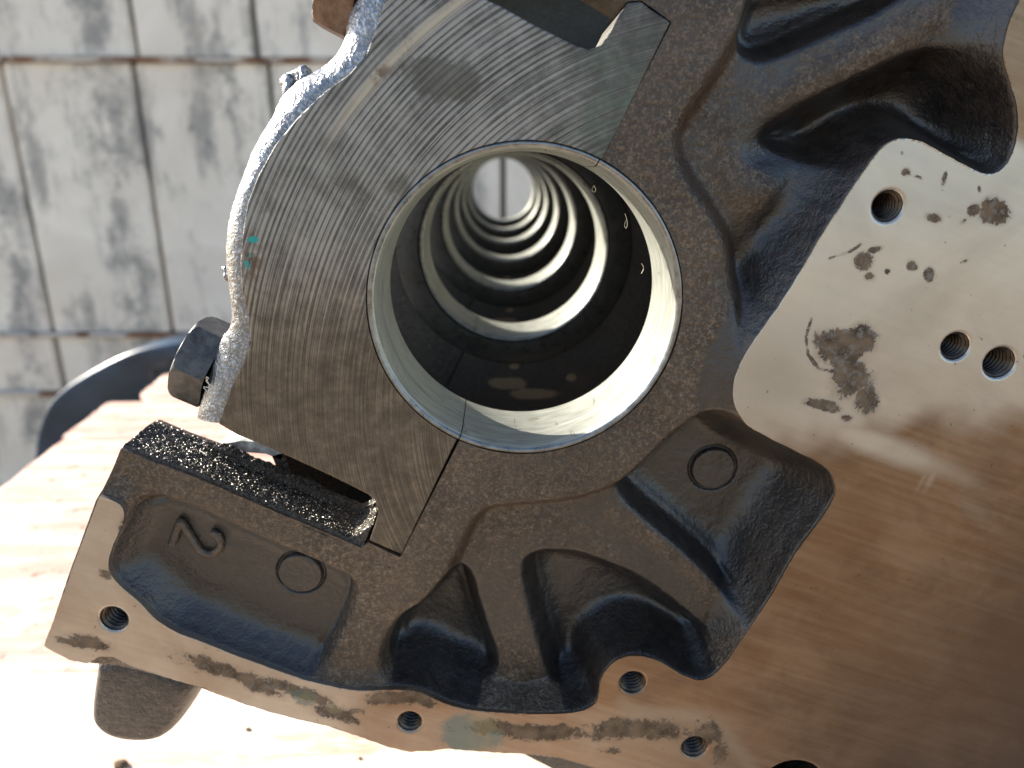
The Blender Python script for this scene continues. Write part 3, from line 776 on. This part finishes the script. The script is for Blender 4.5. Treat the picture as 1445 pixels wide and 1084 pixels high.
# capc runs: lower parting corner, round the outside, upper corner, then back along the bore arc
def shrink(P, e):
    c = np.mean(P, 0); return [tuple(np.array(p)+(np.array(c)-p)*e) for p in P]
bulk = prism('bulkhead', bh_poly, 0, WID, M_castin, block); bulk.location = (0, SP, 0)
bcap = prism('main_bearing_cap', capc, .001, WID-.001, M_castin, block, .0012); bcap.location = (0, SP, 0)
s1 = half_shell(PANG+eps, PANG+math.pi-eps, 0, parent=block); s1.location = (0, SP, 0)
s2 = half_shell(PANG-math.pi+eps, PANG-eps, 0, parent=block); s2.location = (0, SP, 0)
def collar():
    R0 = SHELL_R+.0002; R1 = BORE_R*1.24; na = 120; prof = [(R0, -.0022), (R1-.0008, -.0022), (R1-.0002, -.0019), (R1, -.0012), (R1+.0003, .0005)]
    T = np.arange(na)/na*2*math.pi; P = np.array(prof)
    G = np.stack([bc[0]+P[:,0][:,None]*np.cos(T)[None], P[:,1][:,None]+0*T[None], bc[2]+P[:,0][:,None]*np.sin(T)[None]], -1)
    idx = np.arange(len(P)*na).reshape(len(P), na); nx = np.roll(idx, -1, 1)
    return pmesh('thrust_face', G.reshape(-1, 3), np.stack([idx[:-1], idx[1:], nx[1:], nx[:-1]], -1).reshape(-1, 4), M_thrust, block, True)
thr = collar(); thr.location = (0, SP, 0)
for k in range(2, 7):
    c = thr.copy(); link(c, block); c.location = (0, SP*k, 0)
for k in range(2, 7):
    for o in (bulk, bcap, s1, s2):
        c = o.copy(); link(c, block); c.location = (0, SP*k, 0)
# body of front bulkhead behind the end wall
fb = xz([(567,785),(508,773),(505,800),(560,1000),(760,1010),(1200,1100),(1500,900),(1500,-100),(1000,-200),(883,0),(946,31)])
prism('front_bulkhead', [tuple(p) for p in fb]+arc(PANG, PANG-math.pi, r_), .0245, WID, M_castin, block)

# crankcase walls (skirts and cylinder side)
def strip(name, pts, th, y0, y1, mat, parent):
    P = np.array(pts); T = np.gradient(P, axis=0); T /= np.linalg.norm(T, axis=1)[:,None]
    Nn = np.stack([-T[:,1], T[:,0]], 1)*th
    return prism(name, [tuple(p) for p in P]+[tuple(p) for p in (P+Nn)[::-1]], y0, y1, mat, parent)
strip('crankcase_wall', xz([(392,760),(430,830),(500,930),(600,1030),(700,1100),(800,1150),(1150,1230),(1650,1000),(1650,-330)]), -.006, .0245, SP*6+WID+.002, M_castin, block)
strip('crankcase_wall', xz([(573,-200),(700,-430),(1650,-430)]), -.006, .0245, SP*6+WID+.002, M_castin, block)

strip('skirt_lip', xz([(262,674),(300,667),(340,670),(368,680)]), -.004, .0245, SP*6, M_lip, block)
strip('crankcase_wall', xz([(366,686),(372,700),(392,760),(430,820)]), -.004, .0245, SP*6, M_oil, block)
# foot / mounting boss below the flange
foot = [(126,930),(126,940),(121,970),(116,1018),(122,1034),(136,1047),(160,1056),(194,1060),(224,1056),(242,1044),(256,1022),(267,1001),(282,965),(240,945),(180,925)]
FP = chaikin(xz(foot, .004), 2)
def boss():
    c = FP.mean(0); rows = []
    for k, y in ((.70,.0042),(.78,.0046),(.86,.0060),(.92,.0082),(.965,.0115),(1.0,.0165),(1.01,.02),(1.01,.035),(1.01,.06)):
        rows.append(np.stack([c[0]+(FP[:,0]-c[0])*k, np.full(len(FP), y), c[1]+(FP[:,1]-c[1])*k], 1))
    G = np.array(rows); a, b = G.shape[:2]; idx = np.arange(a*b).reshape(a, b)
    nx = np.roll(idx, -1, 1)
    F = [tuple(f) for f in np.stack([idx[:-1], idx[1:], nx[1:], nx[:-1]], -1).reshape(-1, 4)]
    V = [tuple(p) for p in G.reshape(-1, 3)]+[(c[0], .0042, c[1])]
    F += [(int(idx[0,i]), int(nx[0,i]), len(V)-1) for i in range(b)]
    bm = bmesh.new(); vs = [bm.verts.new(v) for v in V]
    for f in F: bm.faces.new([vs[i] for i in f])
    return bobj('mounting_boss', bm, mat_cast('boss_cast_iron', (.026,.018,.012), (.085,.062,.044), .2, .6, 1.2), block, True)
boss()

# oily rail ledge, gritty
def ledge():
    A = xz([(171,632),(217,651),(271,670),(388,721),(470,756),(512,772)]); A = chaikin(A, 2, False)
    nu, nv = 520, 130; t = np.linspace(0, 1, nu); s = np.r_[0, np.cumsum(np.linalg.norm(np.diff(A, axis=0), axis=1))]; s /= s[-1]
    P = np.stack([np.interp(t, s, A[:,0]), np.interp(t, s, A[:,1])], 1)
    T = np.gradient(P, axis=0); T /= np.linalg.norm(T, axis=1)[:,None]; Nn = np.stack([-T[:,1], T[:,0]], 1)
    Y = np.linspace(.0002, .0222, nv)
    LL, YY = np.meshgrid(t*s.size*0+t*.066, Y, indexing='ij')
    hh = .0006 + vnoise(LL, YY, 900, 41, 3)*.00055 + vnoise(LL, YY, 260, 42, 2)*.0005
    hh += .0022*sstep((YY-.0150)/.0012)*(1-sstep((YY-.0198)/.0013))*sstep((LL-.012)/.01)      # raised bead along the back
    hh += rng.normal(0, .00006, hh.shape) + .0060*sstep((LL-.0605)/.006)**1.5
    edge = np.minimum(sstep((YY-.0002)/.0018), sstep((.0222-YY)/.0015)); hh = hh*edge - .0012*(1-edge)
    G = np.stack([P[:,0][:,None]+Nn[:,0][:,None]*hh, YY, P[:,1][:,None]+Nn[:,1][:,None]*hh], -1)
    idx = np.arange(nu*nv).reshape(nu, nv)
    F = np.stack([idx[:-1,:-1], idx[:-1,1:], idx[1:,1:], idx[1:,:-1]], -1).reshape(-1, 4)
    pmesh('oily_rail', G.reshape(-1, 3), F, M_oil, block, False)
ledge()

# flakes added to the oily ledge for glints, tilted between sun and viewer
def glints():
    r = np.random.default_rng(77); A = chaikin(xz([(171,632),(217,651),(271,670),(388,721),(470,756),(512,772)]), 2, False)
    q = np.r_[0, np.cumsum(np.linalg.norm(np.diff(A, axis=0), axis=1))]; q /= q[-1]
    n_ = 1700; t = r.random(n_)**.9; y = .0008+r.random(n_)*.0195
    P = np.stack([np.interp(t, q, A[:,0]), y, np.interp(t, q, A[:,1])], 1); d = A[-1]-A[0]; d /= np.linalg.norm(d)
    up = np.array([-d[1], 0, d[0]]); up = up if up[2] > 0 else -up
    P += up*(.0010+r.random(n_)*.0008)[:,None]
    end = t > .92; P[end] += up*(.0055*((t[end]-.92)/.08)**1.5)[:,None]
    nn = r.normal(0, .75, (n_, 3))+np.array([-.4,-.5,.75]); nn /= np.linalg.norm(nn, axis=1)[:,None]
    a = np.cross(nn, r.normal(0, 1, (n_, 3))); a /= np.linalg.norm(a, axis=1)[:,None]; b = np.cross(nn, a)
    sz = (.00007+.00026*r.random(n_)**3)[:,None]
    V = np.stack([P+a*sz, P+b*sz*.8, P-a*sz*.9, P-b*sz], 1).reshape(-1, 3)
    V2 = np.concatenate([V, P-nn*sz*.5]); i = np.arange(n_)*4; k = n_*4+np.arange(n_)
    F = np.concatenate([np.stack([i, i+1, i+2, i+3], -1)]+[np.stack([i+(e+1)%4, i+e, k, 0*k-1], -1) for e in range(4)])
    o = pmesh('glint_flakes', V2, F, M_glint, block, False); o['kind'] = 'stuff'
glints()

# raised casting numeral 2, upside down in the left recess
yb = .0062
two = [(243,767),(249,750),(255,735),(255,735),(262,745),(271,760),(280,774),(290,782),(301,782),(310,774),(312,763),(307,754),(298,751)]
tube('raised_numeral', [at(u, v, yb-.0006) for u, v in two], .0013, M_numeral, cast)

# ------------------------------------------------------------------ fibres hanging at the bore
for pts in ([(838,262),(842,268),(838,272),(834,268),(838,262)], [(882,302),(886,312),(884,324),(880,318),(884,310)], [(905,372),(911,378),(905,386)]):
    f = tube('fibre', [at(u, v, .004+.002*i) for i, (u, v) in enumerate(pts)], .00008, M_hair, None)
    tag(f, {838:'pale looped fibre at the top right of the big bearing bore', 882:'pale drooping fibre halfway down the right rim of the big bearing bore', 905:'tiny pale fibre lowest on the right rim of the big bearing bore'}[pts[0][0]], 'fibre', 'stray fibres')

# ------------------------------------------------------------------ table
TZ = float(CAM[2]-.30)
table = empty('wooden_table', (0, 0, TZ))
tag(table, 'sun-bleached wooden plank table under the engine block, flecked with worn red paint', 'table')
le0 = atz(0, 683, TZ); le1 = atz(182, 545, TZ)
def leftx(y): return le0[0] + (le1[0]-le0[0])*(y-le0[1])/(le1[1]-le0[1])
ya = atz(93, 617, TZ)[1]; yend = atz(248, 526, TZ)[1]
ys = [ya]
edges = [-.15, -.06, .03, .18, float(ya), float(ya+(yend-ya)*.5), float(yend)]
off = [.01, .012, -.006, .004, .0, .028, .02]
for i in range(len(edges)-1):
    y0, y1 = edges[i]+.0004, edges[i+1]-.0004
    bm = bmesh.new()
    nx = 40
    rr = random.Random(i)
    xl0 = leftx(y0)+off[i]; xl1 = leftx(y1)+off[i]
    def ring(t, jig):
        return None
    # plank with ragged left end
    V = []; ny = 14
    for a in range(ny+1):
        y = y0+(y1-y0)*a/ny; xs = leftx(y)+off[i]+rr.uniform(-.0012,.0012)+(.02*max(0, 1-a/2.5) if i == len(edges)-2 else 0)
        for x in (xs, xs+.004, .9): V.append((x, y))
    def vid(a, b, l): return grid[l][a*3+b]
    zt = [0.0, -.038]
    grid = []
    for l, z in enumerate(zt):
        g = []
        for j, (x, y) in enumerate(V):
            zz = z + (rr.uniform(-.0012,.0002) if l == 0 and j % 3 == 0 else 0)
            if l == 0 and (j//3 in (0, ny)): zz -= .0015
            g.append(bm.verts.new((x, y, zz)))
        grid.append(g)
    for a in range(ny):
        for b in range(2):
            bm.faces.new((vid(a,b,0), vid(a,b+1,0), vid(a+1,b+1,0), vid(a+1,b,0)))
            bm.faces.new((vid(a,b,1), vid(a+1,b,1), vid(a+1,b+1,1), vid(a,b+1,1)))
        bm.faces.new((vid(a,0,0), vid(a+1,0,0), vid(a+1,0,1), vid(a,0,1)))
        bm.faces.new((vid(a,2,0), vid(a,2,1), vid(a+1,2,1), vid(a+1,2,0)))
    for b in range(2):
        bm.faces.new((vid(0,b,0), vid(0,b,1), vid(0,b+1,1), vid(0,b+1,0)))
        bm.faces.new((vid(ny,b,0), vid(ny,b+1,0), vid(ny,b+1,1), vid(ny,b,1)))
    bobj('plank', bm, M_wood if i < 3 else M_paint, table)
for x, y in ((leftx(0)+.15, -.3), (leftx(.6)+.12, .6), (.8, -.3), (.8, .6)):
    bm = bmesh.new(); bmesh.ops.create_cube(bm, size=1); bmesh.ops.scale(bm, vec=(.08,.08,.94), verts=bm.verts)
    bmesh.ops.bevel(bm, geom=bm.edges[:], offset=.004, segments=1, affect='EDGES')
    o = bobj('leg', bm, M_wood, table); o.location = (x, y, -.039-.47)
# crumbs
for i, (u, v, r, lb) in enumerate(((170,1078,.0028,'larger dark crumb of dirt on the table below the mounting boss, at the bottom edge'), (350,1029,.0013,'small dark crumb of dirt on the table under the flange'), (508,1070,.0009,'tiny dark crumb of dirt on the table, farthest right of the three crumbs'))):
    bm = bmesh.new(); bmesh.ops.create_icosphere(bm, subdivisions=2, radius=r); rr = random.Random(i)
    for vv in bm.verts: vv.co *= rr.uniform(.7, 1.25); vv.co.z *= .6; vv.co.x *= 1.3
    o = bobj('dirt_crumb', bm, M_dirt, None); p = atz(u, v, TZ+r*.4); o.location = p
    tag(o, lb, 'crumb', 'crumbs on the table')

# ------------------------------------------------------------------ ground and wall
GZ = TZ-.98
bm = bmesh.new()
vs = [bm.verts.new(v) for v in ((-150,-150,0),(150,-150,0),(150,150,0),(-150,150,0))]; bm.faces.new(vs)
g = bobj('ground', bm, M_ground); g.location = (0,0,GZ); tag(g, kind='structure')

WY = 2.3
wall = empty('limewashed_wall', (0, WY, GZ))
tag(wall, 'blurred grey-white limewashed panel wall with rusty horizontal rails behind the table', 'wall')
rails = [at(100, 86, WY)[2], at(100, 470, WY)[2], at(100, 551, WY)[2]]
rows = [(GZ, rails[2]), (rails[2], rails[1]), (rails[1], rails[0]), (rails[0], rails[0]+1.15)]
xs_top = [(-2.95),]
def wx(u, v): return at(u, v, WY)[0]
seams = [wx(-330,300), wx(-160,300), wx(40,270), wx(222,300), wx(400,300), wx(565,300), wx(700,300)+.02, wx(860,300), wx(1050,300), wx(1250,300), wx(1450,300), wx(1700,300), wx(2000,300)]
rr = random.Random(9)
for ri_, (z0, z1) in enumerate(rows):
    rs_ = [q + rr.uniform(-.05, .05)*(abs(ri_-2) > 0) for q in seams]
    for i in range(len(seams)-1):
        x0, x1 = rs_[i]+.006+rr.uniform(0,.010), rs_[i+1]-.006
        bm = bmesh.new(); bmesh.ops.create_cube(bm, size=1); bmesh.ops.scale(bm, vec=(x1-x0, .045, z1-z0-.012), verts=bm.verts)
        bmesh.ops.bevel(bm, geom=bm.edges[:], offset=.006, segments=2, affect='EDGES')
        bmesh.ops.translate(bm, vec=((x0+x1)/2, rr.uniform(-.004,.004), (z0+z1)/2-GZ), verts=bm.verts)
        bobj('panel', bm, M_wall, wall)
bm = bmesh.new(); bmesh.ops.create_cube(bm, size=1); bmesh.ops.scale(bm, vec=(seams[-1]-seams[0], .06, rows[-1][1]-GZ), verts=bm.verts)
bmesh.ops.translate(bm, vec=((seams[-1]+seams[0])/2, .04, (rows[-1][1]-GZ)/2), verts=bm.verts); bobj('backing', bm, M_grime, wall)
for z, t in zip(rails, (.014, .014, .016)):
    P = [(-.5*t, 0), (.5*t, 0)]
    nseg = 90; bm = bmesh.new(); prev = None
    for k in range(nseg+1):
        x = seams[0]+(seams[-1]-seams[0])*k/nseg; dz = rr.uniform(-.002,.002)
        cur = [bm.verts.new((x, yy, z-GZ+dz+zz)) for yy, zz in ((-.024, -t/2), (-.040, -t/2), (-.042, t/3), (-.03, t/2), (-.024, t/2))]
        if prev:
            for j in range(4): bm.faces.new((prev[j], prev[j+1], cur[j+1], cur[j]))
        prev = cur
    bobj('rail', bm, M_rust, wall)

# dark moulded shell behind the table
def arch():
    Y0 = 1.35
    top = [(46,665),(48,640),(50,617),(56,596),(64,575),(85,551),(128,524),(174,500),(217,488),(263,483),(330,486),(400,500),(460,530),(500,580),(515,650)]
    T = chaikin(xz(top, Y0), 2, False); c = xz([(280, 690)], Y0)[0]
    prof = [(.60,.10),(.80,.035),(.90,.012),(.95,.004),(.985,.0),(1.0,.008),(1.0,.05),(.985,.16),(.95,.26)]
    rows = [np.stack([c[0]+(T[:,0]-c[0])*k, np.full(len(T), Y0+y), c[1]+(T[:,1]-c[1])*k], 1) for k, y in prof]
    low = [np.stack([r[:,0], r[:,1], r[:,2]], 1) for r in rows]
    G = np.array(low); a, b = G.shape[:2]; idx = np.arange(a*b).reshape(a, b)
    F = np.stack([idx[:-1,:-1], idx[1:,:-1], idx[1:,1:], idx[:-1,1:]], -1).reshape(-1, 4)
    root = empty('moulded_shell', (float(c[0]), Y0, GZ)); off_ = np.array([c[0], Y0, GZ])
    tag(root, 'blurred blue-black curved plastic shell standing behind the left end of the table', 'plastic shell')
    pmesh('hood', G.reshape(-1,3)-off_, F, M_shell, root)
    # front panel and legs down to the ground
    inner = G[0]; bm = bmesh.new(); vs = [bm.verts.new(p-off_) for p in inner]; f = bm.faces.new(vs); bmesh.ops.triangulate(bm, faces=[f]); bobj('front_panel', bm, M_shell, root)
    for k in (0, -1):
        p = G[4][k]; bm = bmesh.new(); bmesh.ops.create_cube(bm, size=1); h = p[2]-GZ
        sx = .03 if k == 0 else -.03
        bmesh.ops.scale(bm, vec=(.06, .12, h), verts=bm.verts); bmesh.ops.translate(bm, vec=(p[0]-c[0]+sx, .07, h/2), verts=bm.verts)
        bmesh.ops.bevel(bm, geom=bm.edges[:], offset=.01, segments=2, affect='EDGES'); bobj('leg', bm, M_shell, root)
    q = [(215,505),(247,503),(248,515),(222,517),(222,528),(247,528),(248,537),(214,536)]
    P = xz(q, Y0+.03)
    o = prism('sticker', [(x-c[0], z-GZ) for x, z in P], .012, .016, M_sticker, root)
arch()
